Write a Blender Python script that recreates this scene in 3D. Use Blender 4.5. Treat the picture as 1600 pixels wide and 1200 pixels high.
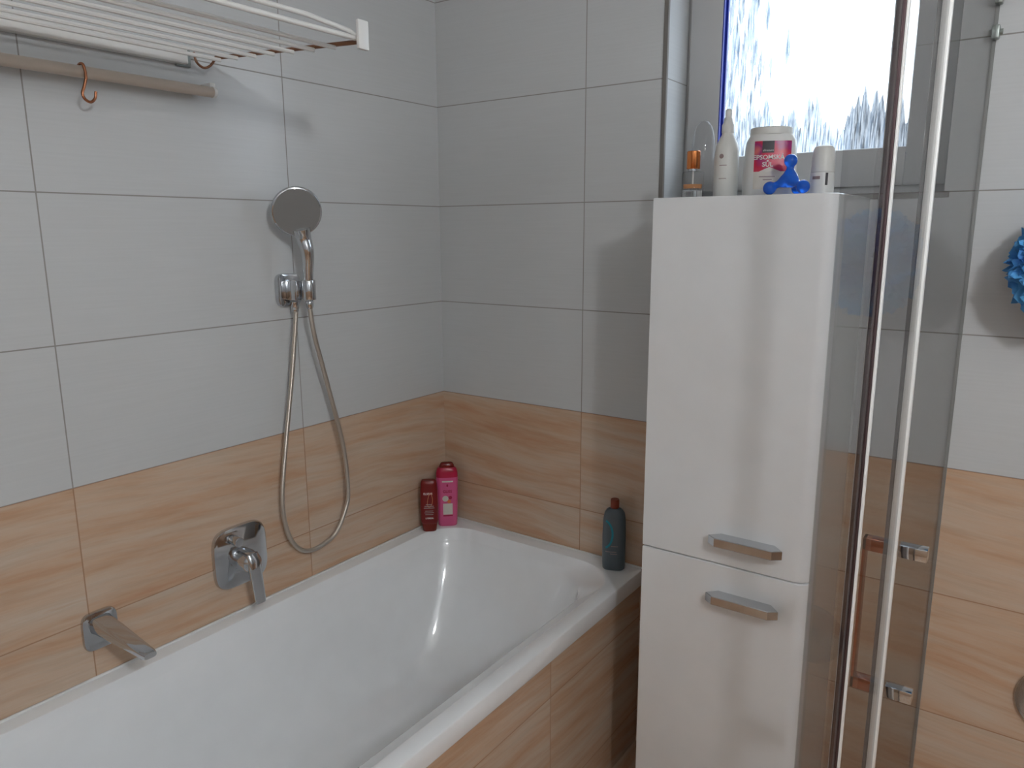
import bpy, bmesh, math, random
from mathutils import Vector, Matrix
random.seed(7)
for o in list(bpy.data.objects): bpy.data.objects.remove(o)
S = bpy.context.scene
C = S.collection
PI = math.pi

# ------------------------------------------------------------------ camera
cd = bpy.data.cameras.new('camera'); cam = bpy.data.objects.new('camera', cd); C.objects.link(cam)
yaw, pitch, roll = -.6197, -.1994, -.0046
f = Vector((math.sin(yaw)*math.cos(pitch), math.cos(yaw)*math.cos(pitch), math.sin(pitch)))
r = Vector((math.cos(yaw), -math.sin(yaw), 0)); u = r.cross(f)
c_, s_ = math.cos(roll), math.sin(roll)
R_, U_ = r*c_+u*s_, -r*s_+u*c_
M = Matrix(((R_.x, U_.x, -f.x), (R_.y, U_.y, -f.y), (R_.z, U_.z, -f.z))).to_4x4()
M.translation = (1.6175, -1.8741, .5211)
cam.matrix_world = M
cd.sensor_width = 36; cd.lens = 36*1178.3/1600; cd.clip_start = .02
S.camera = cam

# ------------------------------------------------------------------ light, exposure
S.view_settings.view_transform = 'Standard'; S.view_settings.look = 'None'
S.view_settings.gamma = 1; S.view_settings.use_curve_mapping = False
S.view_settings.exposure = 0.0
w = bpy.data.worlds.new('overcast_sky'); S.world = w; w.use_nodes = True
bg = w.node_tree.nodes['Background']; bg.inputs[0].default_value = (.90, .955, 1, 1); bg.inputs[1].default_value = 4.6

ZF, ZC = -1.0, 1.5            # floor, ceiling   (z = 0 is the top of the beige tile band)
XR, YF = 2.8, -3.0            # right wall, wall behind the camera
WX0, WX1, WZ0, WZ1 = .764, 1.408, .600, 1.30   # window opening
GX0, GX1, GZ0, GZ1 = .863, 1.315, .693, 1.215  # glazed area

pl = bpy.data.lights.new('window_portal', 'AREA'); pl.shape = 'RECTANGLE'; pl.size = .5; pl.size_y = .56
pl.cycles.is_portal = True
po = bpy.data.objects.new('window_portal', pl); C.objects.link(po)
po.location = ((GX0+GX1)/2, .17, (GZ0+GZ1)/2); po.rotation_euler = (-PI/2, 0, 0)   # -Z faces the room (-y)

LAMP = (2.46, -1.85, 1.22); LAMP_STRENGTH = 190      # globe lamp hanging just under the ceiling

# ------------------------------------------------------------------ material helpers
def srgb(c):
    return tuple(((v/255)/12.92 if v/255 <= .04045 else ((v/255+.055)/1.055)**2.4) for v in c)+(1,)
class NT:
    def __init__(s, name):
        s.m = bpy.data.materials.new(name); s.m.use_nodes = True
        s.t = s.m.node_tree; s.b = s.t.nodes['Principled BSDF']; s.out = s.t.nodes['Material Output']
    def n(s, typ, **k):
        x = s.t.nodes.new(typ)
        for a, v in k.items(): setattr(x, a, v)
        return x
    def put(s, sock, v):
        if isinstance(v, bpy.types.NodeSocket): s.t.links.new(v, sock)
        else: sock.default_value = v
    def math(s, op, a, b=None, c=None, clamp=False):
        x = s.n('ShaderNodeMath', operation=op, use_clamp=clamp); s.put(x.inputs[0], a)
        if b is not None: s.put(x.inputs[1], b)
        if c is not None: s.put(x.inputs[2], c)
        return x.outputs[0]
    def mix(s, fac, a, b):
        x = s.n('ShaderNodeMix', data_type='RGBA'); s.put(x.inputs[0], fac); s.put(x.inputs[6], a); s.put(x.inputs[7], b)
        return x.outputs[2]
    def noise(s, vec, scale, detail=3, rough=.5):
        x = s.n('ShaderNodeTexNoise'); s.put(x.inputs['Vector'], vec); x.inputs['Scale'].default_value = scale
        x.inputs['Detail'].default_value = detail; x.inputs['Roughness'].default_value = rough
        return x.outputs['Fac']
    def ramp(s, fac, stops):
        x = s.n('ShaderNodeValToRGB'); s.put(x.inputs[0], fac); e = x.color_ramp.elements
        while len(e) < len(stops): e.new(.5)
        for i, (p, col) in enumerate(stops): e[i].position = p; e[i].color = col
        return x.outputs[0]
    def comb(s, x, y, z):
        k = s.n('ShaderNodeCombineXYZ'); s.put(k.inputs[0], x); s.put(k.inputs[1], y); s.put(k.inputs[2], z); return k.outputs[0]
    def pos(s):
        g = s.n('ShaderNodeNewGeometry'); k = s.n('ShaderNodeSeparateXYZ'); s.put(k.inputs[0], g.outputs['Position'])
        return k.outputs
    def set(s, **k):
        for a, v in k.items(): s.put(s.b.inputs[a.replace('_', ' ')], v)
        return s
    def bump(s, h, strength=.3, dist=.002):
        b = s.n('ShaderNodeBump'); s.put(b.inputs['Height'], h); b.inputs['Strength'].default_value = strength
        b.inputs['Distance'].default_value = dist; s.put(s.b.inputs['Normal'], b.outputs[0])

def plain(name, col, rough=.4, metal=0, coat=0, **k):
    n = NT(name); p = n.n('ShaderNodeTexCoord')
    fac = n.noise(p.outputs['Object'], 14, 2)
    c = srgb(col); d = tuple(v*.94 for v in c[:3])+(1,)
    n.put(n.b.inputs['Base Color'], n.mix(fac, c, d))
    n.set(Roughness=rough, Metallic=metal, Coat_Weight=coat, **k)
    return n.m

def tile_mat(name, axis, off, all_beige=False, zoff=0.0, rough=.22):
    """tiles 60 x 30 cm: white above z=0, beige travertine look below"""
    n = NT(name); p = n.pos(); h = p[0] if axis == 'x' else p[1]; z = p[2] if axis != 'f' else p[0]
    a = n.math('DIVIDE', n.math('SUBTRACT', h, off), .6)
    b = n.math('DIVIDE', n.math('SUBTRACT', z, zoff), .3)
    def grout(v, size, wd):
        fr = n.math('FRACT', n.math('ADD', v, .5)); d = n.math('MULTIPLY', n.math('ABSOLUTE', n.math('SUBTRACT', fr, .5)), size)
        return n.math('LESS_THAN', d, wd)
    g = n.math('MAXIMUM', grout(a, .6, .0014), grout(b, .3, .0014))
    ida, idb = n.math('FLOOR', a), n.math('FLOOR', b)
    wn = n.n('ShaderNodeTexWhiteNoise', noise_dimensions='2D'); n.put(wn.inputs['Vector'], n.comb(ida, idb, 0))
    sep = n.n('ShaderNodeSeparateColor'); n.put(sep.inputs[0], wn.outputs['Color'])
    # stone streaks running almost level
    wav = n.noise(n.comb(n.math('MULTIPLY', h, 2.2), n.math('ADD', n.math('MULTIPLY', z, 2.2), n.math('MULTIPLY', sep.outputs[0], 30)), 0), 1, 2)
    zz = n.math('ADD', n.math('ADD', z, n.math('MULTIPLY', h, .07)), n.math('MULTIPLY', wav, .05))
    v = n.comb(n.math('MULTIPLY', h, 1.4), n.math('MULTIPLY', zz, 13), n.math('MULTIPLY', sep.outputs[1], 50))
    n1 = n.noise(v, 1.3, 6, .62)
    v2 = n.comb(n.math('MULTIPLY', h, 5), n.math('MULTIPLY', zz, 75), n.math('MULTIPLY', sep.outputs[2], 50))
    n2 = n.noise(v2, 1, 4, .6)
    base = n.ramp(n1, [(.26, srgb((190, 146, 116))), (.40, srgb((197, 164, 137))), (.52, srgb((200, 175, 153))), (.68, srgb((202, 185, 168))), (.80, srgb((194, 157, 130)))])
    fine = n.ramp(n2, [(.35, (.80, .77, .72, 1)), (.55, (1, 1, 1, 1)), (.75, (1.0, .97, .92, 1))])
    mul = n.n('ShaderNodeMix', data_type='RGBA', blend_type='MULTIPLY'); mul.inputs[0].default_value = .40
    n.put(mul.inputs[6], base); n.put(mul.inputs[7], fine)
    stone = n.mix(n.math('MULTIPLY', g, .8), mul.outputs[2], srgb((150, 112, 82)))
    v3 = n.comb(n.math('MULTIPLY', h, 6), n.math('MULTIPLY', z, 220), 0)
    wf = n.noise(v3, 1, 3)
    wht = n.mix(wf, srgb((204, 206, 207)), srgb((195, 197, 198)))
    white = n.mix(n.math('MULTIPLY', g, .9), wht, srgb((138, 134, 130)))
    if all_beige: col = stone
    else: col = n.mix(n.math('GREATER_THAN', z, 0), stone, white)
    n.put(n.b.inputs['Base Color'], col)
    n.put(n.b.inputs['Roughness'], n.math('ADD', rough, n.math('MULTIPLY', g, .5)))
    n.b.inputs['Specular IOR Level'].default_value = .4
    n.bump(n.math('SUBTRACT', n.math('MULTIPLY', n2, .05), g), .35, .001)
    return n.m

def glass_sheet(name, tint=(.89, .89, .89, 1), k=.42):
    n = NT(name); t = n.t
    g = n.n('ShaderNodeNewGeometry'); d = n.n('ShaderNodeVectorMath', operation='DOT_PRODUCT')
    n.put(d.inputs[0], g.outputs['Normal']); n.put(d.inputs[1], g.outputs['Incoming'])
    cs = n.math('ABSOLUTE', d.outputs['Value'])
    sch = n.math('ADD', .03, n.math('MULTIPLY', n.math('POWER', n.math('SUBTRACT', 1, cs, clamp=True), 5), k))
    tr = n.n('ShaderNodeBsdfTransparent'); tr.inputs[0].default_value = tint
    gl = n.n('ShaderNodeBsdfGlossy'); gl.inputs['Roughness'].default_value = .02; gl.inputs[0].default_value = (.55, .55, .55, 1)
    mx = n.n('ShaderNodeMixShader'); n.put(mx.inputs[0], sch); n.put(mx.inputs[1], tr.outputs[0]); n.put(mx.inputs[2], gl.outputs[0])
    n.put(n.out.inputs[0], mx.outputs[0]); t.nodes.remove(n.b)
    return n.m

def frosted(name):
    """window pane with rain-like vertical streaks pressed into it"""
    n = NT(name); p = n.pos()
    v = n.comb(n.math('MULTIPLY', p[0], 430), n.math('MULTIPLY', p[2], 15), 0)
    st = n.noise(v, 1, 3, .6)
    fac = n.ramp(st, [(.42, (0, 0, 0, 1)), (.60, (1, 1, 1, 1))])
    tr = n.n('ShaderNodeBsdfTransparent'); tr.inputs[0].default_value = (.92, .96, 1, 1)
    tl = n.n('ShaderNodeBsdfTranslucent'); tl.inputs[0].default_value = (.85, .9, .95, 1)
    m0 = n.n('ShaderNodeMixShader'); n.put(m0.inputs[0], n.math('MULTIPLY', fac, .42)); n.put(m0.inputs[1], tr.outputs[0]); n.put(m0.inputs[2], tl.outputs[0])
    gl = n.n('ShaderNodeBsdfGlossy'); gl.inputs['Roughness'].default_value = .15
    mx = n.n('ShaderNodeMixShader'); mx.inputs[0].default_value = .05
    n.put(mx.inputs[1], m0.outputs[0]); n.put(mx.inputs[2], gl.outputs[0]); n.put(n.out.inputs[0], mx.outputs[0])
    n.t.nodes.remove(n.b)
    return n.m

MAT = {}
MAT['left'] = tile_mat('tiles_left', 'y', -.5856)
MAT['back'] = tile_mat('tiles_back', 'x', .5304)
MAT['side'] = tile_mat('tiles_side', 'y', -.35)
MAT['apron'] = tile_mat('tiles_apron', 'y', -.483, True, -.588)
MAT['floor'] = tile_mat('tiles_floor', 'f', .2, True)
MAT['plaster'] = plain('white_plaster', (225, 224, 220), .8)
MAT['trim'] = plain('grey_trim', (128, 124, 120), .45, .3)
MAT['bath'] = plain('white_acrylic', (247, 249, 251), .08, 0, .6)
MAT['bathside'] = MAT['bath']
MAT['gloss'] = plain('white_lacquer', (238, 240, 242), .16, 0, .4)
MAT['carcass'] = plain('white_carcass', (206, 208, 209), .10, 0, .6)
MAT['gapdark'] = plain('gap_shadow_board', (120, 116, 108), .7)
MAT['chrome'] = plain('chrome', (205, 207, 210), .07, 1)
MAT['chrome_dull'] = plain('satin_chrome', (190, 190, 190), .22, 1)
MAT['hose'] = None
MAT['spray'] = plain('grey_spray_face', (128, 128, 128), .45, .3)
MAT['plastic'] = plain('white_plastic', (228, 228, 226), .3)
MAT['softplastic'] = plain('white_soft_plastic', (222, 222, 218), .38, Subsurface_Weight=.0)
MAT['upvc'] = plain('white_upvc', (184, 184, 184), .35)
MAT['blue'] = plain('fringe_blue_gasket', (22, 40, 140), .4)  # blue imitates colour fringing against the bright glass
MAT['alu'] = plain('white_aluminium', (236, 236, 234), .35, .2)
MAT['seal'] = plain('dark_seal', (58, 54, 58), .5)
MAT['seal_soft'] = plain('clear_grey_seal', (140, 140, 138), .5)
MAT['profile'] = plain('dark_bronze_profile', (92, 74, 76), .3, .7)
MAT['copper'] = plain('copper', (224, 140, 84), .18, 1)
MAT['copperhook'] = plain('copper_hook', (176, 118, 88), .25, 1)
MAT['rodwood'] = plain('beige_rod', (190, 178, 166), .35)
MAT['brown'] = plain('brown_rod', (130, 84, 52), .45)
MAT['steel'] = plain('zinc_steel', (150, 156, 152), .4, .7)
MAT['red'] = plain('dark_red_plastic', (118, 16, 16), .28)
MAT['redcap'] = plain('brown_red_cap', (112, 26, 10), .3)
MAT['pink'] = plain('pink_plastic', (214, 92, 140), .3)
MAT['pinkdark'] = plain('crimson_plastic', (178, 22, 62), .3)
MAT['pinkcap'] = plain('dark_red_cap', (118, 18, 14), .22)
MAT['slate'] = plain('slate_bottle', (84, 96, 104), .3)
MAT['tealcap'] = plain('rust_cap', (128, 44, 14), .35)
MAT['teal'] = plain('teal_print', (26, 140, 160), .4)
MAT['print_white'] = plain('white_print', (232, 228, 226), .5)
MAT['print_grey'] = plain('grey_print', (150, 132, 132), .5)
MAT['print_dark'] = plain('dark_print', (70, 66, 70), .5)
MAT['print_mag'] = plain('magenta_print', (170, 20, 70), .5)
MAT['print_cream'] = plain('cream_print', (220, 214, 204), .5)
MAT['print_orange'] = plain('orange_print', (226, 120, 70), .5)
MAT['print_gold'] = plain('gold_print', (214, 150, 110), .5)
MAT['puffblue'] = None
MAT['puffgrey'] = plain('grey_net', (150, 146, 142), .8)
MAT['liquid'] = plain('amber_liquid', (196, 140, 96), .2)
MAT['leaf'] = plain('added_leaves', (96, 112, 128), .9)
MAT['ground'] = plain('pale_paving', (150, 155, 160), .9)
n = NT('blue_puff'); tc = n.n('ShaderNodeTexCoord'); sp = n.n('ShaderNodeSeparateXYZ'); n.put(sp.inputs[0], tc.outputs['Object'])
n.put(n.b.inputs['Base Color'], n.mix(n.math('ADD', n.math('MULTIPLY', n.noise(tc.outputs['Object'], 18, 3), 1.2), -.1), srgb((30, 80, 200)), srgb((120, 215, 245))))
n.set(Roughness=.6); MAT['puffblue'] = n.m
n = NT('metal_hose'); tc = n.n('ShaderNodeTexCoord')
n.set(Base_Color=srgb((200, 192, 182)), Roughness=.28, Metallic=.9)
wv = n.n('ShaderNodeTexWave', bands_direction='Z'); n.put(wv.inputs[0], tc.outputs['Object']); wv.inputs['Scale'].default_value = 90
n.bump(wv.outputs['Fac'], .4, .001); MAT['hose'] = n.m
n = NT('clear_blue_plastic'); n.set(Base_Color=srgb((30, 112, 232)), Roughness=.08, Transmission_Weight=.45, IOR=1.3, Coat_Weight=.5); MAT['bluejack'] = n.m
n = NT('clear_glass'); n.set(Base_Color=(1, 1, 1, 1), Roughness=.02, Transmission_Weight=1, IOR=1.45); MAT['bottleglass'] = n.m
MAT['sheet'] = glass_sheet('shower_glass')
MAT['clearwall'] = glass_sheet('clear_plastic', (.93, .93, .93, 1), .5)
MAT['frost'] = frosted('streaked_frosted_glass')
n = NT('lamp_diffuser'); n.set(Base_Color=(1, 1, 1, 1)); n.b.inputs['Emission Color'].default_value = (.95, .975, 1, 1); n.b.inputs['Emission Strength'].default_value = LAMP_STRENGTH; MAT['lamp'] = n.m
# jar label: magenta-red field fading to violet and orange patches
n = NT('jar_label'); tc = n.n('ShaderNodeTexCoord')
fac = n.noise(tc.outputs['Object'], 22, 2)
c1 = n.ramp(fac, [(.30, srgb((210, 60, 90))), (.48, srgb((196, 12, 62))), (.60, srgb((150, 30, 110))), (.72, srgb((225, 120, 110)))])
n.put(n.b.inputs['Base Color'], c1); n.set(Roughness=.3); MAT['label'] = n.m

# ------------------------------------------------------------------ mesh helpers
def box(bm, x0, x1, y0, y1, z0, z1, bev=0, seg=2):
    vs = bmesh.ops.create_cube(bm, size=1)['verts']
    for v in vs: v.co = Vector(((x0+x1)/2+v.co.x*(x1-x0), (y0+y1)/2+v.co.y*(y1-y0), (z0+z1)/2+v.co.z*(z1-z0)))
    if bev:
        es = {e for v in vs for e in v.link_edges}
        bmesh.ops.bevel(bm, geom=list(es), offset=bev, segments=seg, profile=.5, affect='EDGES', clamp_overlap=True)
    return bm
def loft(bm, loops, cap0=True, cap1=True):
    rows = [[bm.verts.new(p) for p in L] for L in loops]
    n = len(rows[0])
    for a, b in zip(rows, rows[1:]):
        for i in range(n): bm.faces.new((a[i], a[(i+1) % n], b[(i+1) % n], b[i]))
    if cap0: bm.faces.new(rows[0][::-1])
    if cap1: bm.faces.new(rows[-1])
    return bm
def frame_of(d):
    d = Vector(d).normalized(); a = Vector((0, 0, 1)) if abs(d.z) < .9 else Vector((1, 0, 0))
    x = d.cross(a).normalized(); return x, d.cross(x).normalized()
def tube(bm, pts, rad, n=12, caps=True):
    pts = [Vector(p) for p in pts]
    if not isinstance(rad, (list, tuple)): rad = [rad]*len(pts)
    d0 = (pts[1]-pts[0]).normalized(); x, y = frame_of(d0); loops = []
    for i, p in enumerate(pts):
        d = (pts[min(i+1, len(pts)-1)]-pts[max(i-1, 0)]).normalized()
        x = (x-d*x.dot(d)).normalized(); y = d.cross(x)
        loops.append([p+(x*math.cos(2*PI*k/n)+y*math.sin(2*PI*k/n))*rad[i] for k in range(n)])
    return loft(bm, loops, caps, caps)
def lathe(bm, prof, origin, axis=(0, 0, 1), n=32):
    """prof: list of (radius, distance along axis)"""
    o = Vector(origin); d = Vector(axis).normalized(); x, y = frame_of(d)
    return loft(bm, [[o+d*h+(x*math.cos(2*PI*k/n)+y*math.sin(2*PI*k/n))*max(r_, 1e-5) for k in range(n)] for r_, h in prof])
def spline(pts, m=10):
    P = [Vector(p) for p in pts]; P = [2*P[0]-P[1]]+P+[2*P[-1]-P[-2]]; out = []
    for i in range(1, len(P)-2):
        for k in range(m):
            t = k/m; a, b, c, d = P[i-1:i+3]
            out.append(.5*((2*b)+(c-a)*t+(2*a-5*b+4*c-d)*t*t+(-a+3*b-3*c+d)*t**3))
    out.append(P[-2]); return out
def sup(a, b, e, n=40):
    """superellipse outline"""
    o = []
    for k in range(n):
        t = 2*PI*k/n; c, s = math.cos(t), math.sin(t)
        o.append((a*math.copysign(abs(c)**(2/e), c), b*math.copysign(abs(s)**(2/e), s)))
    return o
def obj(name, bm, mat, parent=None, smooth=True, angle=40):
    bmesh.ops.recalc_face_normals(bm, faces=bm.faces)
    if parent is not None:
        base = parent
        off = Vector((0, 0, 0))
        while base is not None: off += base.location; base = base.parent
        for v in bm.verts: v.co -= off
    me = bpy.data.meshes.new(name); bm.to_mesh(me); bm.free()
    me.materials.append(MAT[mat] if isinstance(mat, str) else mat)
    o = bpy.data.objects.new(name, me); C.objects.link(o)
    if parent is not None: o.parent = parent
    if smooth:
        for p in me.polygons: p.use_smooth = True
        me.set_sharp_from_angle(angle=math.radians(angle))
    return o
def tag(o, label=None, cat=None, group=None, kind=None):
    if label: o['label'] = label
    if cat: o['category'] = cat
    if group: o['group'] = group
    if kind: o['kind'] = kind
    return o
def thing(name, label, cat, loc, group=None):
    o = bpy.data.objects.new(name, None); C.objects.link(o); o.location = loc; o.empty_display_size = .05
    return tag(o, label, cat, group)
def B(): return bmesh.new()
def struct(name, bm, mat, parent=None, smooth=False):
    o = obj(name, bm, mat, parent, smooth)
    if parent is None: o['kind'] = 'structure'
    return o
def text_bm(s, size, place, align='CENTER', bold=0):
    """text as a thin mesh; place(x, y) -> world point on the surface"""
    cu = bpy.data.curves.new('t', 'FONT'); cu.body = s; cu.size = size; cu.align_x = align; cu.align_y = 'CENTER'; cu.resolution_u = 3; cu.offset = bold
    to = bpy.data.objects.new('t', cu); C.objects.link(to); bpy.context.view_layer.update()
    me = to.evaluated_get(bpy.context.evaluated_depsgraph_get()).to_mesh()
    bm = bmesh.new(); bm.from_mesh(me); to.to_mesh_clear() if False else None
    bpy.data.objects.remove(to); bpy.data.curves.remove(cu)
    for v in bm.verts: v.co = place(v.co.x, v.co.y)
    return bm

# ------------------------------------------------------------------ room shell
bm = B(); box(bm, -.12, 0, YF-.12, .16, ZF-.05, ZC+.05); struct('wall_left', bm, 'left')
bm = B()
box(bm, -.0, WX0, 0, .16, ZF-.05, ZC+.05); box(bm, WX1, XR+.12, 0, .16, ZF-.05, ZC+.05)
box(bm, WX0, WX1, 0, .16, ZF-.05, WZ0); box(bm, WX0, WX1, 0, .16, WZ1, ZC+.05)
struct('wall_back', bm, 'back')
bm = B(); box(bm, XR, XR+.12, YF-.12, 0, ZF-.05, ZC+.05); struct('wall_right', bm, 'side')
bm = B(); box(bm, 0, XR, YF-.12, YF, ZF-.05, ZC+.05); struct('wall_front', bm, 'back')
bm = B(); box(bm, -.12, XR+.12, YF-.12, .16, ZF-.1, ZF); struct('floor', bm, 'floor')
bm = B(); box(bm, -.12, XR+.12, YF-.12, .16, ZC, ZC+.1); struct('ceiling', bm, 'plaster')
# corner trims round the window opening
bm = B(); box(bm, WX0-.010, WX0+.002, -.003, .006, WZ0-.012, WZ1, .001)
box(bm, WX0-.010, WX1+.01, -.003, .006, WZ0-.012, WZ0+.001, .001); struct('trim_1', bm, 'trim')

# window
win = thing('window_1', None, None, ((WX0+WX1)/2, .12, WZ0)); win['kind'] = 'structure'
def ring(bm, x0, x1, z0, z1, wd, y0, y1, bev=.003):
    box(bm, x0, x0+wd, y0, y1, z0, z1, bev); box(bm, x1-wd, x1, y0, y1, z0, z1, bev)
    box(bm, x0+wd-.001, x1-wd+.001, y0, y1, z0, z0+wd, bev); box(bm, x0+wd-.001, x1-wd+.001, y0, y1, z1-wd, z1, bev)
bm = B(); ring(bm, WX0+.001, WX1-.001, WZ0+.001, WZ1-.001, .05, .125, .159); obj('window_frame', bm, 'upvc', win)
bm = B(); ring(bm, WX0+.012, WX1-.012, WZ0+.022, WZ1-.012, GX0-WX0-.012, .112, .150, .004); obj('window_sash', bm, 'upvc', win)
bm = B(); ring(bm, GX0-.001, GX1+.001, GZ0-.001, GZ1+.001, .003, .1135, .1365, .0005); ring(bm, GX0+.001, GX1-.001, GZ0+.001, GZ1-.001, .006, .128, .1360, .0005)
obj('gasket', bm, 'blue', win)
bm = B(); box(bm, GX0-.003, GX1+.003, .137, .142, GZ0-.003, GZ1+.003); obj('pane', bm, 'frost', win, False)

# ------------------------------------------------------------------ bathtub
BX, BY0, BY1, RZ = .745, -.001, -1.72, -.436
def rrect(x0, x1, y0, y1, rad, z, n=14):
    """rounded rectangle; rad is one radius or four (x1y1, x0y1, x0y0, x1y0)"""
    if not isinstance(rad, (list, tuple)): rad = [rad]*4
    pts = []
    for (cx, cy, a0, sx, sy), q in zip(((x1, y1, 0, -1, -1), (x0, y1, 90, 1, -1), (x0, y0, 180, 1, 1), (x1, y0, 270, -1, 1)), rad):
        for k in range(n+1):
            t = math.radians(a0+90*k/n); pts.append(Vector((cx+sx*q+q*math.cos(t), cy+sy*q+q*math.sin(t), z)))
    return pts
tub = thing('bathtub', 'long white acrylic bathtub built in along the left wall', 'bathtub', (.37, -.86, ZF))
bm = B(); L = []
for ins, z, rr in ((.009, -.486, .010), (.001, -.484, .010), (.0, -.481, .011), (.0, -.4415, .011), (.0015, -.438, .011), (.0055, -.436, .010)):
    L.append(rrect(.001+ins*.2, BX-ins, BY1+ins, BY0-ins*.2, rr, z))
# mouth and walls: distances from the flat rim's inner edge on the left, right, near and far side
def inner(l, rt, nr, fr, z, rr): return rrect(.044+l, .706-rt, BY1+.06+nr, -.050-fr, [rr+.02+.3*rt, rr, rr, rr+.02+.3*rt], z, 14)
L += [inner(0, 0, 0, 0, -.4360, .12), inner(.002, .003, .002, .002, -.4370, .122), inner(.003, .007, .003, .003, -.4400, .122), inner(.005, .058, .005, .007, -.4738, .129), inner(.006, .062, .006, .008, -.4765, .13), inner(.009, .068, .010, .011, -.486, .135),
      inner(.014, .072, .016, .018, -.52, .14), inner(.024, .076, .03, .045, -.57, .15), inner(.036, .084, .04, .08, -.64, .155), inner(.050, .093, .05, .12, -.71, .16), inner(.066, .103, .065, .16, -.77, .16),
      inner(.088, .115, .08, .20, -.815, .16), inner(.12, .145, .10, .24, -.838, .15), inner(.17, .19, .14, .30, -.845, .11)]
loft(bm, L, False, True); obj('basin', bm, 'bath', tub, angle=28)
bm = B(); box(bm, .700, .736, BY1+.01, -.001, ZF, -.480); obj('apron_panel', bm, 'apron', tub, False)
bm = B(); box(bm, .0012, .006, BY1+.01, -.004, -.4365, -.4315, .001); box(bm, .004, .742, -.006, -.0012, -.4365, -.4315, .001)
obj('silicone_joint', bm, 'plastic', tub)
bm = B(); lathe(bm, [(0, 0), (.03, 0), (.034, .002), (.034, .004), (.026, .007), (0, .008)], (.37, -1.45, -.8455)); obj('drain', bm, 'chrome', tub)

# ------------------------------------------------------------------ tall cabinet
CX0, CX1, CY, CZ = .880, 1.265, -.300, .592
cab = thing('tall_cabinet', 'tall glossy white bathroom cabinet with two doors between bathtub and shower glass', 'cabinet', ((CX0+CX1)/2, -.15, ZF))
def cabloop(z, rb, front, back, ins=0):
    """plan of the cabinet: square left corner, large rounded right front corner"""
    pts = [Vector((CX0+ins, back, z)), Vector((CX0+ins, front+ins, z))]
    q = rb
    for k in range(13):
        t = math.radians(270+90*k/12); pts.append(Vector((CX1-ins-q+q*math.cos(t), front+ins+q+q*math.sin(t), z)))
    pts.append(Vector((CX1-ins, back, z))); return pts
bm = B(); loft(bm, [cabloop(ZF+.002, .03, CY+.021, -.002), cabloop(CZ-.002, .03, CY+.021, -.002), cabloop(CZ, .03, CY+.021, -.002, .002)]); obj('body', bm, 'carcass', cab)
SEAM = -.2225
def door(z0, z1, name='door'):
    # front board with the rounded right edge
    def lp(z, ins): 
        q = .028
        pts = [Vector((CX0+ins, CY+.020, z)), Vector((CX0+ins, CY+ins, z))]
        for k in range(11):
            t = math.radians(270+75*k/10); pts.append(Vector((CX1-.001-ins-q+q*math.cos(t), CY+ins+q+q*math.sin(t), z)))
        pts.append(Vector((CX1-.004-ins, CY+.020, z))) if pts[-1].y < CY+.019 else None
        return pts
    bm = B(); loft(bm, [lp(z0, .0015), lp(z0+.0015, 0), lp(z1-.0015, 0), lp(z1, .0015)]); return obj(name, bm, 'gloss', cab)
d1 = door(SEAM+.0015, CZ); d2 = door(ZF+.07, SEAM-.0015)
def cab_handle(z, par):
    x0, x1 = 1.050, 1.213
    def lp(zz, e): return [Vector((x0+.022, CY-.0005, zz)), Vector((x0+.0+e, CY-.022, zz)), Vector((x0+.018+e, CY-.036+e, zz)), Vector((x1-.018-e, CY-.036+e, zz)), Vector((x1-e, CY-.022, zz)), Vector((x1-.022, CY-.0005, zz))]
    bm = B(); loft(bm, [lp(z-.0105, .0015), lp(z-.009, 0), lp(z+.009, 0), lp(z+.0105, .0015)])
    o = obj('handle', bm, 'chrome', par, angle=30); o['label'] = 'wedge-shaped chrome handle'
cab_handle(-.158, d1); cab_handle(-.297, d2)

# ------------------------------------------------------------------ hand shower, holder and hose
hold = thing('shower_holder', 'square chrome wall bracket that holds the hand shower', 'shower bracket', (0, -.612, .375))
def sq_plate(cy, cz, a, b, e, x0, x1, n=48, bev=.004):
    o = sup(a, b, e, n)
    return [[Vector((x, cy+p*s, cz+q*s)) for p, q in o] for x, s in ((x0, 1), (x1-bev, 1), (x1-bev*.3, 1-bev*.3/a), (x1, 1-bev/a))]
bm = B(); loft(bm, sq_plate(-.612, .376, .037, .042, 5, .001, .014)); obj('wall_plate', bm, 'chrome', hold)
bm = B(); box(bm, .012, .0495, -.626, -.598, .350, .402, .004); obj('arm', bm, 'chrome', hold)
HX, HY = .066, -.594          # where the handle sits
bm = B()
n_ = 28; lo = []
for z, ro in ((.352, .0165), (.354, .0175), (.400, .0175), (.402, .0165)):
    lo.append([Vector((HX+ro*math.cos(math.radians(-140+280*k/n_)), HY+ro*math.sin(math.radians(-140+280*k/n_)), z)) for k in range(n_+1)] +
              [Vector((HX+.0130*math.cos(math.radians(140-280*k/n_)), HY+.0130*math.sin(math.radians(140-280*k/n_)), z)) for k in range(n_+1)])
loft(bm, lo); obj('clip', bm, 'chrome', hold)
bm = B(); lathe(bm, [(.010, 0), (.010, .016), (.0085, .018), (.0085, .024)], (.030, -.612, .346), (0, 0, -1)); obj('hose_outlet', bm, 'chrome', hold)

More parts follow.
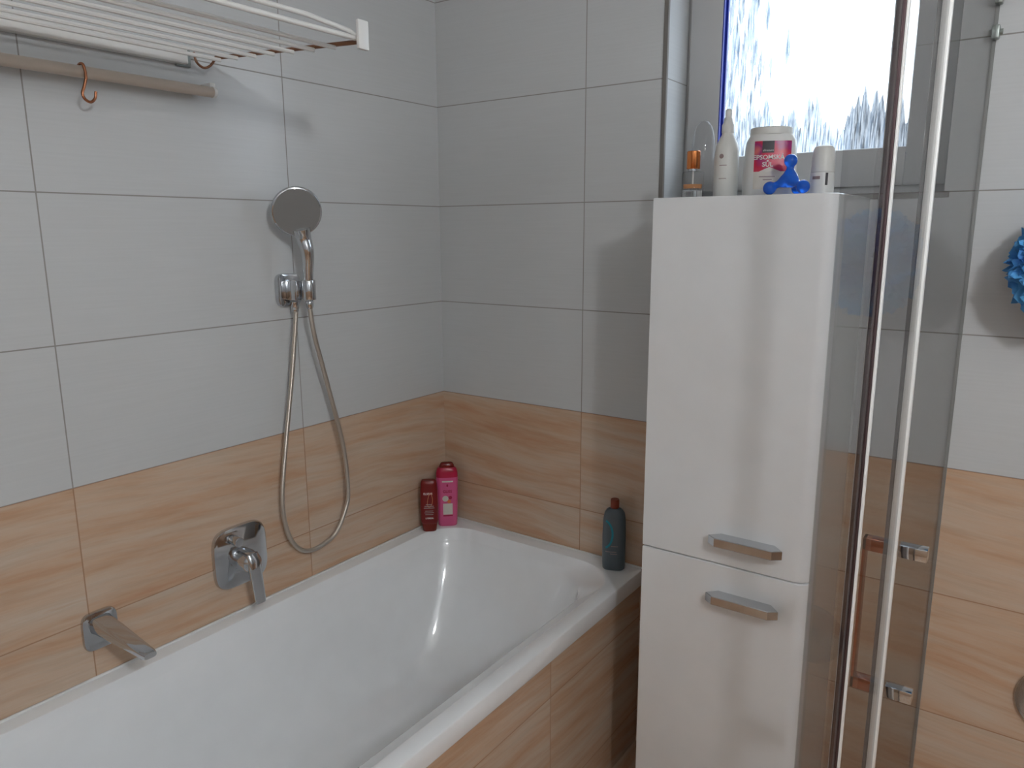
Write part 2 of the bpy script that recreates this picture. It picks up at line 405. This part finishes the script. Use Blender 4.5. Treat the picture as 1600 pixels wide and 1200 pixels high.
hs = thing('hand_shower', 'round chrome hand shower standing in its wall bracket', 'hand shower', (HX, HY, .345))
hn = Vector((.80, -.50, -.22)).normalized()                   # spray face normal
hc = Vector((.083, -.632, .572))                             # centre of the face
bm = B(); lathe(bm, [(0, -.020), (.030, -.0195), (.050, -.014), (.0590, -.006), (.0615, 0), (.0605, .0035), (.0585, .005), (0, .005)], hc, hn, 48); obj('head', bm, 'chrome', hs)
bm = B(); lathe(bm, [(0, 0), (.0565, 0), (.056, .0014), (0, .0018)], hc+hn*.0048, hn, 48); face = obj('spray_face', bm, 'spray', hs); face['label'] = 'matt grey round spray face'
side = hn.cross(Vector((0, 0, 1))).normalized(); up = side.cross(hn).normalized()
if up.z < 0: up = -up
g2 = Vector((.084, -.606, .472)); dn = g2-hc; dn = (dn-hn*dn.dot(hn)).normalized()
p0 = hc+dn*.044-hn*.002
pts = spline([p0, hc+dn*.070-hn*.001, g2, Vector((.075, -.600, .43)), Vector((HX, HY, .38)), Vector((HX, HY, .350))], 8)
nn = len(pts)
def rad_at(i):
    R5 = (.0235, .0190, .0158, .0135, .0100, .0090); k = min(i/8, 4.999); a = int(k); return R5[a]+(R5[a+1]-R5[a])*(k-a)
rad = [rad_at(i) for i in range(nn)]
bm = B(); tube(bm, pts, rad, 20); obj('grip', bm, 'chrome', hs, angle=80)
bm = B(); lathe(bm, [(.0085, 0), (.0098, .002), (.0098, .014), (.007, .022)], (HX, HY, .350), (0, 0, -1)); obj('hose_nut', bm, 'chrome', hs)
hp = [(.030, -.612, .324), (.030, -.613, .299), (.030, -.640, .134), (.030, -.671, -.031), (.028, -.690, -.165), (.027, -.680, -.262), (.028, -.650, -.318), (.030, -.611, -.339), (.032, -.562, -.335), (.034, -.518, -.314), (.036, -.482, -.255), (.038, -.472, -.205), (.040, -.482, -.075), (.048, -.535, .119), (.060, -.580, .26), (HX, HY, .330)]
bm = B(); tube(bm, spline(hp, 10), .0062, 12); hose = obj('shower_hose', bm, 'hose'); tag(hose, 'flexible metal shower hose hanging in a long loop on the left wall', 'hose')

# ------------------------------------------------------------------ bath mixer
mx = thing('bath_mixer', 'chrome single-lever bath mixer on a rounded square plate', 'tap', (0, -.812, -.282))
bm = B(); loft(bm, sq_plate(-.812, -.283, .077, .080, 4.2, .001, .013, 64, .006)); obj('wall_plate', bm, 'chrome', mx)
bm = B(); lathe(bm, [(.010, 0), (.010, .010), (.0125, .011), (.0125, .030), (.011, .032), (0, .032)], (.012, -.836, -.232), (1, 0, -.05)); obj('diverter_knob', bm, 'chrome', mx)
bm = B(); lathe(bm, [(.029, 0), (.029, .022), (.027, .026), (.0265, .040), (.023, .048), (.014, .053), (0, .054)], (.012, -.812, -.292), (1, 0, 0), 40); obj('cartridge', bm, 'chrome', mx)
bm = B()
lp = []
for (x, z, hw, th) in ((.050, -.270, .0170, .012), (.058, -.285, .0185, .014), (.063, -.310, .0175, .0105), (.070, -.345, .0165, .0065), (.077, -.385, .0150, .004), (.0785, -.395, .013, .003)):
    lp.append([Vector((x+q, -.812+p, z+q*.2)) for p, q in sup(hw, th, 3, 24)])
loft(bm, lp); obj('lever', bm, 'chrome', mx, angle=60)

# ------------------------------------------------------------------ bath spout
spo = thing('bath_spout', 'chrome bath spout sticking out of the left wall above the rim', 'bath spout', (0, -1.168, -.325))
bm = B(); loft(bm, sq_plate(-1.168, -.326, .038, .044, 4.5, .001, .010, 48, .004)); obj('wall_plate', bm, 'chrome', spo)
bm = B(); lp = []
for x, y, z, hw, hh in ((.008, -1.168, -.312, .024, .020), (.02, -1.167, -.313, .0225, .018), (.06, -1.163, -.319, .0215, .0145), (.12, -1.156, -.331, .0180, .0105), (.165, -1.150, -.341, .0150, .008), (.171, -1.149, -.3425, .013, .006)):
    lp.append([Vector((x, y+p, z+q)) for p, q in sup(hw, hh, 3.5, 32)])
loft(bm, lp); obj('spout', bm, 'chrome', spo, angle=50)
bm = B(); lathe(bm, [(.011, 0), (.011, .006), (.009, .008), (0, .008)], (.155, -1.151, -.345), (0, 0, -1)); obj('aerator', bm, 'chrome', spo)

# ------------------------------------------------------------------ drying rack on the left wall
RY0, RY1 = -.800, -1.80
rack = thing('drying_rack', 'white wall-mounted drying rack with long thin wires above the bath', 'drying rack', (0, -1.3, .90))
def rz_at(x): return .9035-(x-.07)*.064
bm = B(); box(bm, .001, .020, RY1, -.850, .884, .921, .003); obj('wall_rail', bm, 'plastic', rack)
bm = B(); box(bm, .001, .010, -.872, -.838, .880, .918, .001); br = obj('wall_bracket', bm, 'steel', rack)
bm = B(); lathe(bm, [(.0055, 0), (.0055, .002), (.003, .004), (0, .004)], (.010, -.856, .902), (1, 0, 0)); obj('screw', bm, 'steel', br)
for k, x in enumerate([.073, .134, .196, .257, .318, .380, .441]):
    bm = B(); tube(bm, [(x, RY1, rz_at(x)-.010), (x, RY0-.007, rz_at(x)-.010)], .0042, 8); obj('wire', bm, 'plastic', rack)
bm = B(); tube(bm, [(.497, RY1, rz_at(.497)+.003), (.497, RY0-.003, rz_at(.497)+.003)], .0048, 10); obj('wire', bm, 'plastic', rack)
bm = B(); tube(bm, [(.497, RY1, rz_at(.497)+.021), (.497, RY0-.12, rz_at(.497)+.021), (.497, RY0-.02, rz_at(.497)+.013), (.497, RY0-.003, rz_at(.497)+.006)], .0045, 10); obj('wire', bm, 'plastic', rack)
for yy in (RY0-.002, RY1+.01):
    bm = B(); tube(bm, [(.050, yy, rz_at(.05)-.003), (.506, yy, rz_at(.506)-.003)], .0042, 10); o = obj('cross_rod', bm, 'brown', rack); o['label'] = 'brown cross rod under the white wires'
bm = B(); tube(bm, spline([(.050, RY0-.002, rz_at(.05)-.003), (.040, RY0-.010, .886), (.032, RY0-.022, .880), (.028, RY0-.036, .890), (.026, RY0-.04, .910)], 6), .0028, 8); o = obj('hook_end', bm, 'brown', rack)
bm = B(); box(bm, .506, .514, RY0-.013, RY0+.013, .858, .910, .002); obj('end_cap', bm, 'plastic', rack)
bm = B(); box(bm, .506, .514, RY1-.013, RY1+.013, .858, .910, .002); obj('end_cap', bm, 'plastic', rack)
# hanging rod below
rod = thing('hanging_rod', 'beige round rod on the left wall just below the drying rack', 'rail', (.04, -1.3, .826))
bm = B(); tube(bm, [(.040, RY1, .826), (.040, -.812, .829)], .0115, 16); obj('rod', bm, 'rodwood', rod)
bm = B(); tube(bm, [(.040, -.812, .829), (.040, -.804, .829)], [.0125, .011], 16); obj('end_cap', bm, 'plastic', rod)
for yy in (-.806, -1.75):
    bm = B(); box(bm, .001, .038, yy-.008, yy+.006, .835, .850, .002); obj('rod_support', bm, 'plastic', rod)
hk = spline([(.052, -1.092, .826), (.050, -1.094, .840), (.040, -1.095, .8425), (.030, -1.094, .838), (.0265, -1.092, .826)], 6)
bm = B(); tube(bm, [(.0265, -1.092, .822)]+hk[::-1]+spline([(.0535, -1.093, .814), (.052, -1.097, .800), (.052, -1.102, .786), (.052, -1.098, .776), (.052, -1.088, .772), (.052, -1.079, .780), (.052, -1.076, .793)], 6), .0028, 10)
tag(obj('s_hook', bm, 'copperhook'), 'small copper S-shaped hook hanging on the rod under the rack', 'hook')

# ------------------------------------------------------------------ bottles on the bath rim
def bottle(name, label, cx, cy, z0, secs, mat, ang, e=3, n=40):
    """secs: (z, half width, half depth); returns thing + placing function for prints"""
    t = thing(name, label, 'bottle', (cx, cy, z0))
    ca, sa = math.cos(ang), math.sin(ang)
    def W(p, q, z): return Vector((cx+p*ca-q*sa, cy+p*sa+q*ca, z0+z))
    return t, W
def secs_mesh(W, secs, e=3, n=40):
    bm = B(); loft(bm, [[W(p, q, z) for p, q in sup(a, b, e, n)] for z, a, b in secs]); return bm
def onfront(W, a, b, e, z, off=.0005):
    """point function: (s, t) -> on the front (-q) face of a superelliptic body, half sizes a, b at height z+t"""
    def P(s, t):
        A, Bq = (a(z+t), b(z+t)) if callable(a) else (a, b)
        x = max(-.98, min(.98, s/A)); return W(s, -(Bq*(1-abs(x)**e)**(1/e)+off), z+t)
    return P
def patch(P, s0, s1, t0, t1, n=14, m=4, shape=None):
    bm = B(); g = [[bm.verts.new(P(s0+(s1-s0)*i/n, t0+(t1-t0)*j/m)) for i in range(n+1)] for j in range(m+1)]
    for j in range(m):
        for i in range(n): bm.faces.new((g[j][i], g[j][i+1], g[j+1][i+1], g[j+1][i]))
    return bm
def stroke(P, pts, wd, n=1):
    bm = B(); pr = None
    for i, (s, t) in enumerate(pts):
        a = pts[max(i-1, 0)]; b = pts[min(i+1, len(pts)-1)]; dx, dy = b[0]-a[0], b[1]-a[1]; l = math.hypot(dx, dy) or 1
        nx, ny = -dy/l*wd/2, dx/l*wd/2; q = (bm.verts.new(P(s+nx, t+ny)), bm.verts.new(P(s-nx, t-ny)))
        if pr: bm.faces.new((pr[0], pr[1], q[1], q[0]))
        pr = q
    return bm
ANG = .70     # faces turned towards the room
RB = RZ+.0005
t, W = bottle('conditioner_bottle', 'small dark red bottle standing on its cap in the bath corner', .046, -.138, RB, None, None, ANG)
bm = secs_mesh(W, [(.026, .0235, .0130), (.028, .0262, .0150), (.036, .0282, .0163), (.09, .0290, .0170), (.14, .0280, .0160), (.160, .0262, .0146), (.1705, .0235, .0120), (.173, .0215, .0100)], 3); obj('body', bm, 'red', t)
bm = secs_mesh(W, [(0, .0205, .0118), (.002, .0220, .0130), (.024, .0243, .0136), (.0258, .0235, .0130)], 3); obj('cap', bm, 'redcap', t)
P = onfront(W, .0285, .0168, 3, 0)
def pt(bm, mat, par, nm='print'): o = obj(nm, bm, mat, par, False); return o
Tp = lambda s0, t0, P=P: (lambda x, y: P(s0+x, t0+y))
pt(text_bm('ELSEVE', .0095, Tp(-.003, .130), bold=.0002), 'print_white', t, 'lettering')
pt(stroke(P, [(.003+.008*math.sin(a)*(1-.25*math.cos(a)), .108+.022*math.cos(a)+.006*math.sin(a)) for a in [2*PI*k/28 for k in range(29)]], .0012), 'print_gold', t, 'emblem')
bm = B()
for tt, hw in ((.094, .010), (.088, .015), (.082, .017), (.072, .013), (.066, .015), (.060, .013)):
    b2 = patch(P, -hw, hw, tt-.0014, tt+.0014, 10, 1); me = bpy.data.meshes.new('x'); b2.to_mesh(me); bm.from_mesh(me); bpy.data.meshes.remove(me)
pt(bm, 'print_grey', t, 'small_print')
pt(text_bm("L'OREAL", .007, Tp(.001, .047), bold=.0002), 'print_white', t, 'lettering')

t, W = bottle('shampoo_bottle', 'tall pink bottle with a dark red cap in the bath corner', .062, -.066, RB, None, None, ANG+.05)
prof = [(0, .0285, .0150), (.003, .0310, .0168), (.02, .0320, .0176), (.10, .0345, .0186), (.165, .0360, .0190), (.168, .0360, .0190)]
bm = secs_mesh(W, prof, 3.2); obj('body', bm, 'pink', t)
bm = secs_mesh(W, [(.168, .0361, .0191), (.185, .0352, .0184), (.196, .0315, .0160), (.2005, .0270, .0130)], 3); obj('shoulder', bm, 'pinkdark', t)
bm = secs_mesh(W, [(.2005, .0240, .0125), (.207, .0235, .0122), (.214, .0195, .0105), (.216, .0160, .008)], 3); obj('cap', bm, 'pinkcap', t)
P = onfront(W, .0345, .0192, 3.2, 0, .0007)
Tp = lambda s0, t0, P=P: (lambda x, y: P(s0+x, t0+y))
pt(text_bm('GLISS', .0125, Tp(.000, .121), bold=.0004), 'print_mag', t, 'lettering')
pt(patch(P, -.017, .019, .153, .158, 10, 1), 'print_cream', t, 'small_print')
pt(stroke(P, [(0, .138), (0, .1405), (0, .143), (0, .146)], .0055), 'print_mag', t, 'emblem')
pt(patch(P, -.015, .016, .042, .080, 12, 3), 'print_cream', t, 'label_panel')
pt(patch(P, -.015, .016, .036, .040, 12, 1), 'print_mag', t, 'label_band')
def disc(P, s, tt, rr, n=18):
    bm = B(); bm.faces.new([bm.verts.new(P(s+rr*math.cos(2*PI*k/n), tt+rr*math.sin(2*PI*k/n))) for k in range(n)]); return bm
pt(disc(P, -.007, .097, .010), 'print_cream', t, 'label_dot')
pt(disc(P, .009, .100, .006), 'print_mag', t, 'label_dot')
pt(disc(P, .005, .087, .006), 'print_orange', t, 'label_dot')

t, W = bottle('shower_gel_bottle', 'dark grey bottle with a teal arc on the right rear bath corner', .672, -.047, RB, None, None, .45)
prof = [(0, .0290, .0180), (.003, .0315, .0200), (.02, .0330, .0208), (.10, .0335, .0210), (.150, .0320, .0200), (.170, .0285, .0180), (.180, .0220, .0150), (.184, .0150, .0120)]
bm = secs_mesh(W, prof, 2.6); obj('body', bm, 'slate', t)
bm = B(); lathe(bm, [(.0105, 0), (.0125, .002), (.0125, .024), (.011, .027), (0, .0275)], W(0, 0, .1835)); obj('cap', bm, 'tealcap', t)
P = onfront(W, .0333, .0212, 2.6, 0, .0008)
arc = [(-.030+.026*math.sin(a), .110+.042*math.cos(a)) for a in [math.radians(15+150*k/20) for k in range(21)]]
pt(stroke(P, arc, .0055), 'teal', t, 'emblem')
bm = B()
for s0, s1, tt in ((-.008, .012, .075), (-.024, .008, .058), (-.010, .010, .052)):
    b2 = patch(P, s0, s1, tt-.0012, tt+.0012, 10, 1); me = bpy.data.meshes.new('x'); b2.to_mesh(me); bm.from_mesh(me); bpy.data.meshes.remove(me)
pt(bm, 'print_grey', t, 'small_print')

# ------------------------------------------------------------------ things on top of the cabinet
ZT = CZ+.0005
A2 = .42
# jar of bath salt
t, W = bottle('salt_jar', 'white plastic jar with a red Epsom salt label on the cabinet top', 1.092, -.178, ZT, None, None, A2); t['category'] = 'jar'
prof = [(0, .0500, .0440), (.003, .0535, .0470), (.03, .0545, .0480), (.10, .0515, .0450), (.116, .0490, .0430), (.124, .0450, .0410), (.127, .0420, .0400)]
bm = secs_mesh(W, prof, 3.2, 56); obj('body', bm, 'plastic', t)
bm = B(); lathe(bm, [(.042, 0), (.0435, .001), (.0435, .014), (.042, .0155), (0, .016)], W(0, 0, .1265), n=56); obj('lid', bm, 'softplastic', t)
fa = lambda z: .0545-(max(z, .03)-.03)*.043; fb = lambda z: .0480-(max(z, .03)-.03)*.043
P = onfront(W, fa, fb, 3.2, 0, .0008)
P2 = onfront(W, fa, fb, 3.2, 0, .0016)
Tp = lambda s0, t0: (lambda x, y: P2(s0+x, t0+y))
pt(patch(P, -.037, .037, .014, .112, 20, 8), 'print_cream', t, 'label')
Pl = onfront(W, fa, fb, 3.2, 0, .0012)
pt(patch(Pl, -.037, .037, .050, .112, 20, 8), 'label', t, 'label_field')
pt(patch(P2, -.022, .002, .088, .112, 8, 3), 'print_dark', t, 'label_square')
P2 = onfront(W, fa, fb, 3.2, 0, .0021); pt(text_bm('allnature', .0062, Tp(-.010, .093)), 'print_white', t, 'lettering')
pt(text_bm('EPSOMSKÁ', .0130, Tp(-.008, .0785), bold=.0003), 'print_white', t, 'lettering')
pt(text_bm('SŮL', .0130, Tp(-.010, .0640), bold=.0003), 'print_white', t, 'lettering')
bm = B(); bm.faces.new([bm.verts.new(P2(a, b)) for a, b in ((-.030, .0485), (-.012, .0485), (.010, .0485), (.020, .0485), (.006, .054), (-.006, .059), (-.018, .054))]); pt(bm, 'print_cream', t, 'label_peak')
pt(patch(P2, -.026, .006, .0385, .0405, 8, 1), 'print_grey', t, 'small_print')
pt(patch(P2, -.018, .000, .0325, .0345, 8, 1), 'print_grey', t, 'small_print')
# tall white spray bottle
t = thing('spray_bottle', 'slim tall white spray bottle left of the salt jar', 'bottle', (.999, -.185, ZT))
bm = B(); lathe(bm, [(.0245, 0), (.0265, .003), (.0268, .06), (.0260, .098), (.0235, .112), (.0170, .127), (.0130, .135), (.0125, .139)], (.999, -.185, ZT), n=40); obj('body', bm, 'softplastic', t)
bm = B(); lathe(bm, [(.0135, 0), (.0135, .016), (.0105, .022), (.0095, .030), (.0075, .032), (.0070, .048), (.005, .0500), (0, .0502)], (.999, -.185, ZT+.139), n=28); obj('spray_nozzle', bm, 'plastic', t)
def cyl(cx, cy, rr, z, a0, off=.0006):
    return lambda s, q: Vector((cx+(rr+off)*math.sin(a0+s/rr), cy-(rr+off)*math.cos(a0+s/rr), z+q))
Pc = cyl(.999, -.185, .0268, ZT, -.0)
pt(disc(Pc, -.002, .088, .005), 'print_grey', t, 'emblem'); pt(patch(Pc, -.006, .010, .068, .0695), 'print_grey', t, 'small_print'); pt(patch(Pc, -.006, .010, .040, .0415), 'print_grey', t, 'small_print')
# perfume
t = thing('perfume_bottle', 'small clear perfume bottle with a shiny copper cap at the cabinet edge', 'bottle', (.9425, -.235, ZT))
bm = B(); lathe(bm, [(.0215, 0), (.0238, .002), (.0238, .052), (.0215, .056), (.009, .058), (.009, .062)], (.9425, -.235, ZT), n=36); obj('flask', bm, 'clearwall', t)
bm = B(); lathe(bm, [(0, 0), (.0195, 0), (.0205, .006), (.0205, .009), (0, .009)], (.9425, -.235, ZT+.020), n=32); o = obj('perfume', bm, 'liquid', t); o['label'] = 'amber liquid left in the flask'
bm = B(); lathe(bm, [(.0212, 0), (.0212, .014), (0, .0155)], (.9425, -.235, ZT+.002), n=32); obj('flask_base', bm, 'bottleglass', t)
bm = B(); tube(bm, [(.9425, -.235, ZT+.026), (.9425, -.235, ZT+.06)], .0018, 8); obj('dip_tube', bm, 'plastic', t)
bm = B(); lathe(bm, [(.0100, 0), (.0100, .004)], (.9425, -.235, ZT+.058), n=24); obj('collar', bm, 'chrome', t)
bm = B(); lathe(bm, [(.0143, 0), (.0148, .001), (.0148, .037), (.0138, .038), (0, .038)], (.9425, -.235, ZT+.062), n=32); obj('cap', bm, 'copper', t)
# clear dome bottle
t = thing('clear_bottle', 'tall transparent domed bottle standing behind the perfume', 'bottle', (.912, -.105, ZT))
bm = B(); lathe(bm, [(.0255, 0), (.0275, .003), (.0275, .09), (.0265, .125), (.0235, .15), (.018, .168), (.010, .178), (0, .181)], (.912, -.105, ZT), n=36); obj('body', bm, 'clearwall', t)
# roll-on deodorant
t = thing('deodorant', 'white roll-on deodorant with a rounded cap right of the salt jar', 'deodorant', (1.209, -.205, ZT))
bm = B(); lathe(bm, [(.0215, 0), (.0235, .002), (.0240, .02), (.0232, .040), (.0222, .044)], (1.209, -.205, ZT), n=36); obj('body', bm, 'plastic', t)
bm = B(); lathe(bm, [(.0228, .0445), (.0230, .046), (.0222, .075), (.0208, .088), (.0175, .0945), (.0100, .0975), (0, .098)], (1.209, -.205, ZT), n=36); obj('cap', bm, 'softplastic', t)
Pc = cyl(1.209, -.205, .0240, ZT, -.1)
pt(patch(Pc, -.012, .004, .030, .036), 'print_grey', t, 'small_print'); pt(patch(Pc, .014, .019, .018, .042), 'print_dark', t, 'small_print')
# blue jack-shaped massager
bm = B(); c0 = Vector((1.160, -.262, ZT+.030)); br_ = .0135
ends = [c0+Vector((.0, .0, .036))]+[Vector((c0.x+.0375*math.cos(a), c0.y+.0375*math.sin(a), ZT+br_)) for a in (math.radians(192), math.radians(-30), math.radians(78))]
def ball(bm, c, rr):
    bmesh.ops.create_uvsphere(bm, u_segments=20, v_segments=14, radius=rr, matrix=Matrix.Translation(c))
ball(bm, c0, .0165)
for e_ in ends:
    ball(bm, e_, br_)
    lathe(bm, [(.0180, 0), (.0135, .3*(e_-c0).length), (.0076, .55*(e_-c0).length), (.0070, .72*(e_-c0).length), (.0095, .85*(e_-c0).length)], c0, e_-c0, 16)
jack = obj('massager', bm, 'bluejack'); tag(jack, 'shiny blue four-knob hand massager in front of the salt jar', 'massager')
md = jack.modifiers.new('blend', 'REMESH'); md.mode = 'VOXEL'; md.voxel_size = .0014; md.use_smooth_shade = True
md = jack.modifiers.new('smooth', 'SMOOTH'); md.iterations = 6; md.factor = .6

# ------------------------------------------------------------------ shower screen (plane x = 1.468)
GX = 1.468
Z1 = 1.02
fx = thing('shower_door', 'clear glass shower door with pull handle and bright white edge strip', 'shower door', (GX, -.35, ZF))
bm = B(); box(bm, GX-.003, GX+.003, -.690, -.004, ZF+.05, Z1); obj('pane', bm, 'sheet', fx, False)
bm = B(); box(bm, GX-.0035, GX+.0035, -.0045, -.0005, ZF+.02, Z1, .0005); obj('wall_seal', bm, 'seal_soft', fx)
bm = B(); box(bm, GX-.012, GX+.012, -.690, -.004, ZF+.002, ZF+.05, .002); obj('sill_rail', bm, 'alu', fx)
bm = B(); box(bm, GX-.0060, GX+.0060, -.702, -.690, ZF+.02, Z1, .001); o = obj('edge_profile', bm, 'alu', fx); o['label'] = 'bright white edge profile'
bm = B(); box(bm, GX-.0120, GX-.0062, -.700, -.692, ZF+.02, Z1, .001); obj('edge_seal', bm, 'seal', fx)
for zz, hh in ((.902, .013), (.972, .018)):
    bm = B(); box(bm, GX-.004, GX+.010, -.030, -.008, zz-hh, zz+hh, .003); tube(bm, [(GX+.010, -.019, zz), (GX+.015, -.019, zz)], .006, 12); obj('wall_clamp', bm, 'steel', fx)
bm = B(); a, b = GX-.048, GX-.0032
for zz in (.040, -.198): box(bm, a, b, -.655, -.635, zz-.010, zz+.010, .0012)
box(bm, a, a+.006, -.655, -.635, -.208, .050, .0012)
o = obj('handle', bm, plain('warm_chrome', (190, 110, 70), .16, 1), fx); o['label'] = 'bronze-toned inner pull handle'
for zz in (.040, -.198):
    bm = B(); box(bm, GX+.0032, GX+.042, -.655, -.635, zz-.010, zz+.010, .0012); obj('handle_mount', bm, 'chrome', fx)

sd = thing('shower_screen', 'clear glass shower panel with a dark bronze edge strip nearest the cabinet', 'shower screen', (GX, -1.05, ZF))
bm = B(); box(bm, GX-.003, GX+.003, -1.191, -1.012, ZF+.05, Z1); obj('pane', bm, 'sheet', sd, False)
bm = B(); box(bm, GX-.0045, GX+.0045, -1.012, -.998, ZF+.02, Z1, .001); obj('edge_profile', bm, 'profile', sd)
bm = B(); box(bm, GX-.0064, GX-.0048, -1.006, -.998, ZF+.02, Z1, .0003); box(bm, GX+.0048, GX+.0068, -1.012, -1.002, ZF+.02, Z1, .0003); obj('edge_trim', bm, 'alu', sd)
bm = B(); box(bm, GX-.012, GX+.012, -1.191, -.998, ZF+.002, ZF+.05, .002); obj('sill_rail', bm, 'alu', sd)
cn = thing('shower_screen', 'narrow clear glass strip between the white and the bronze edge profiles', 'shower screen', (GX, -.85, ZF))
bm = B(); box(bm, GX-.003, GX+.003, -.996, -.704, ZF+.05, Z1); obj('pane', bm, 'sheet', cn, False)
bm = B(); box(bm, GX-.012, GX+.012, -.996, -.704, ZF+.002, ZF+.05, .002); obj('sill_rail', bm, 'alu', cn)

# bath puff on the back wall inside the shower
pf = thing('bath_puff', 'fluffy blue net bath puff hanging on the shower wall', 'bath puff', (1.640, -.095, .45))
def puff(c, R, n, amp, squash=(1, .6, 1.25)):
    bm = B()
    for i in range(n):
        d = Vector((random.gauss(0, 1), random.gauss(0, 1), random.gauss(0, 1))).normalized(); x, y = frame_of(d); rows = []
        for j in range(5):
            q = R*(.30+.17*j); row = []
            for k in range(24):
                t = 2*PI*k/24; rr = (j/4)*R*.42*(1+.25*math.sin(5*t+i)); hh = q+amp*math.sin(7*t+i*1.7)*(j/4)
                p = d*hh+(x*math.cos(t)+y*math.sin(t))*rr; row.append(bm.verts.new(c+Vector((p.x*squash[0], p.y*squash[1], p.z*squash[2]))))
            rows.append(row)
        for a, b in zip(rows, rows[1:]):
            for k in range(24): bm.faces.new((a[k], a[(k+1) % 24], b[(k+1) % 24], b[k]))
    return bm
obj('netting', puff(Vector((1.640, -.095, .45)), .092, 64, .007, (1, .85, 1.12)), 'puffblue', pf)
bm = B(); tube(bm, spline([(1.64, -.09, .50), (1.638, -.04, .58), (1.64, -.012, .63), (1.644, -.04, .58), (1.644, -.09, .50)], 6), .0015, 6); obj('hanging_loop', bm, 'puffgrey', pf)
bm = B(); lathe(bm, [(.012, 0), (.012, .006), (.004, .008), (.004, .020), (.007, .022), (0, .023)], (1.64, -.001, .628), (0, -1, 0), 20); tag(obj('wall_hook', bm, 'chrome'), 'small round chrome wall hook that carries the bath puff', 'hook')
# shower mixer plate low on the wall at the right edge
sm = thing('shower_mixer', 'round grey metal shower mixer plate low at the right photo edge', 'tap', (1.725, 0, -.485))
bm = B(); lathe(bm, [(.078, .001), (.080, .004), (.078, .009), (.070, .012), (0, .013)], (1.728, 0, -.485), (0, -1, 0), 48); obj('wall_plate', bm, 'chrome_dull', sm)
bm = B(); lathe(bm, [(.022, .013), (.022, .05), (.018, .056), (0, .056)], (1.728, 0, -.485), (0, -1, 0), 32); obj('knob', bm, 'chrome_dull', sm)

# ceiling lamp (out of the photo, lights the room)
ml = thing('ceiling_lamp', 'round white globe lamp hanging from the ceiling', 'lamp', (LAMP[0], LAMP[1], ZC))
bm = B(); lathe(bm, [(.06, -.001), (.06, -.02), (.045, -.03), (.006, -.035), (.006, -.19), (.028, -.195), (.030, -.208)], (LAMP[0], LAMP[1], ZC), (0, 0, 1)); obj('ceiling_plate', bm, 'plastic', ml)
bm = B(); bmesh.ops.create_uvsphere(bm, u_segments=32, v_segments=20, radius=.08, matrix=Matrix.Translation(LAMP)); obj('globe', bm, 'lamp', ml)

# outdoors: greenery added to darken the foot and left edge of the pane
bm = B(); box(bm, -30, 30, .3, 60, -3.0, -2.9); struct('ground', bm, 'ground')
bm = B()
xs = [-6+.022*k for k in range(460)]
top = [1.72+.08*math.sin(x*1.3)+random.random()**1.6*.55 for x in xs]  # ragged heights let the added dark fade upward in streaks
rows = [[bm.verts.new((x, y, z)) for x, z in zip(xs, zs)] for y, zs in ((8.0, [-2.9]*len(xs)), (8.0, [t_-.5 for t_ in top]), (8.3, top), (8.9, [t_-.5 for t_ in top]), (8.9, [-2.9]*len(xs)))]
for a, b in zip(rows, rows[1:]):
    for k in range(len(xs)-1): bm.faces.new((a[k], a[k+1], b[k+1], b[k]))
tag(obj('added_hedge', bm, 'leaf'), 'dark row of shoots added outdoors to darken the foot of the frosted pane', 'added_hedge')
tr_ = thing('added_tree', 'dark upright branches added outdoors to darken the left edge of the frosted pane', 'added_tree', (-3.35, 11, -2.9))
bm = B()
for k in range(420):        # upright shoots, thinned out so the dark streaks fade across the pane
    x = -3.35+random.gauss(0, .42); y = 11+random.gauss(0, .3); z = random.uniform(-.5, 4.6)
    lathe(bm, [(.001, 0), (random.uniform(.02, .05), .25), (.001, random.uniform(.5, 1.0))], (x, y, z), (random.uniform(-.08, .08), 0, 1), 5)
obj('crown', bm, 'leaf', tr_)
bm = B(); tube(bm, [(-3.35, 11, -2.9), (-3.35, 11, .5)], [.2, .12]); obj('trunk', bm, 'leaf', tr_)
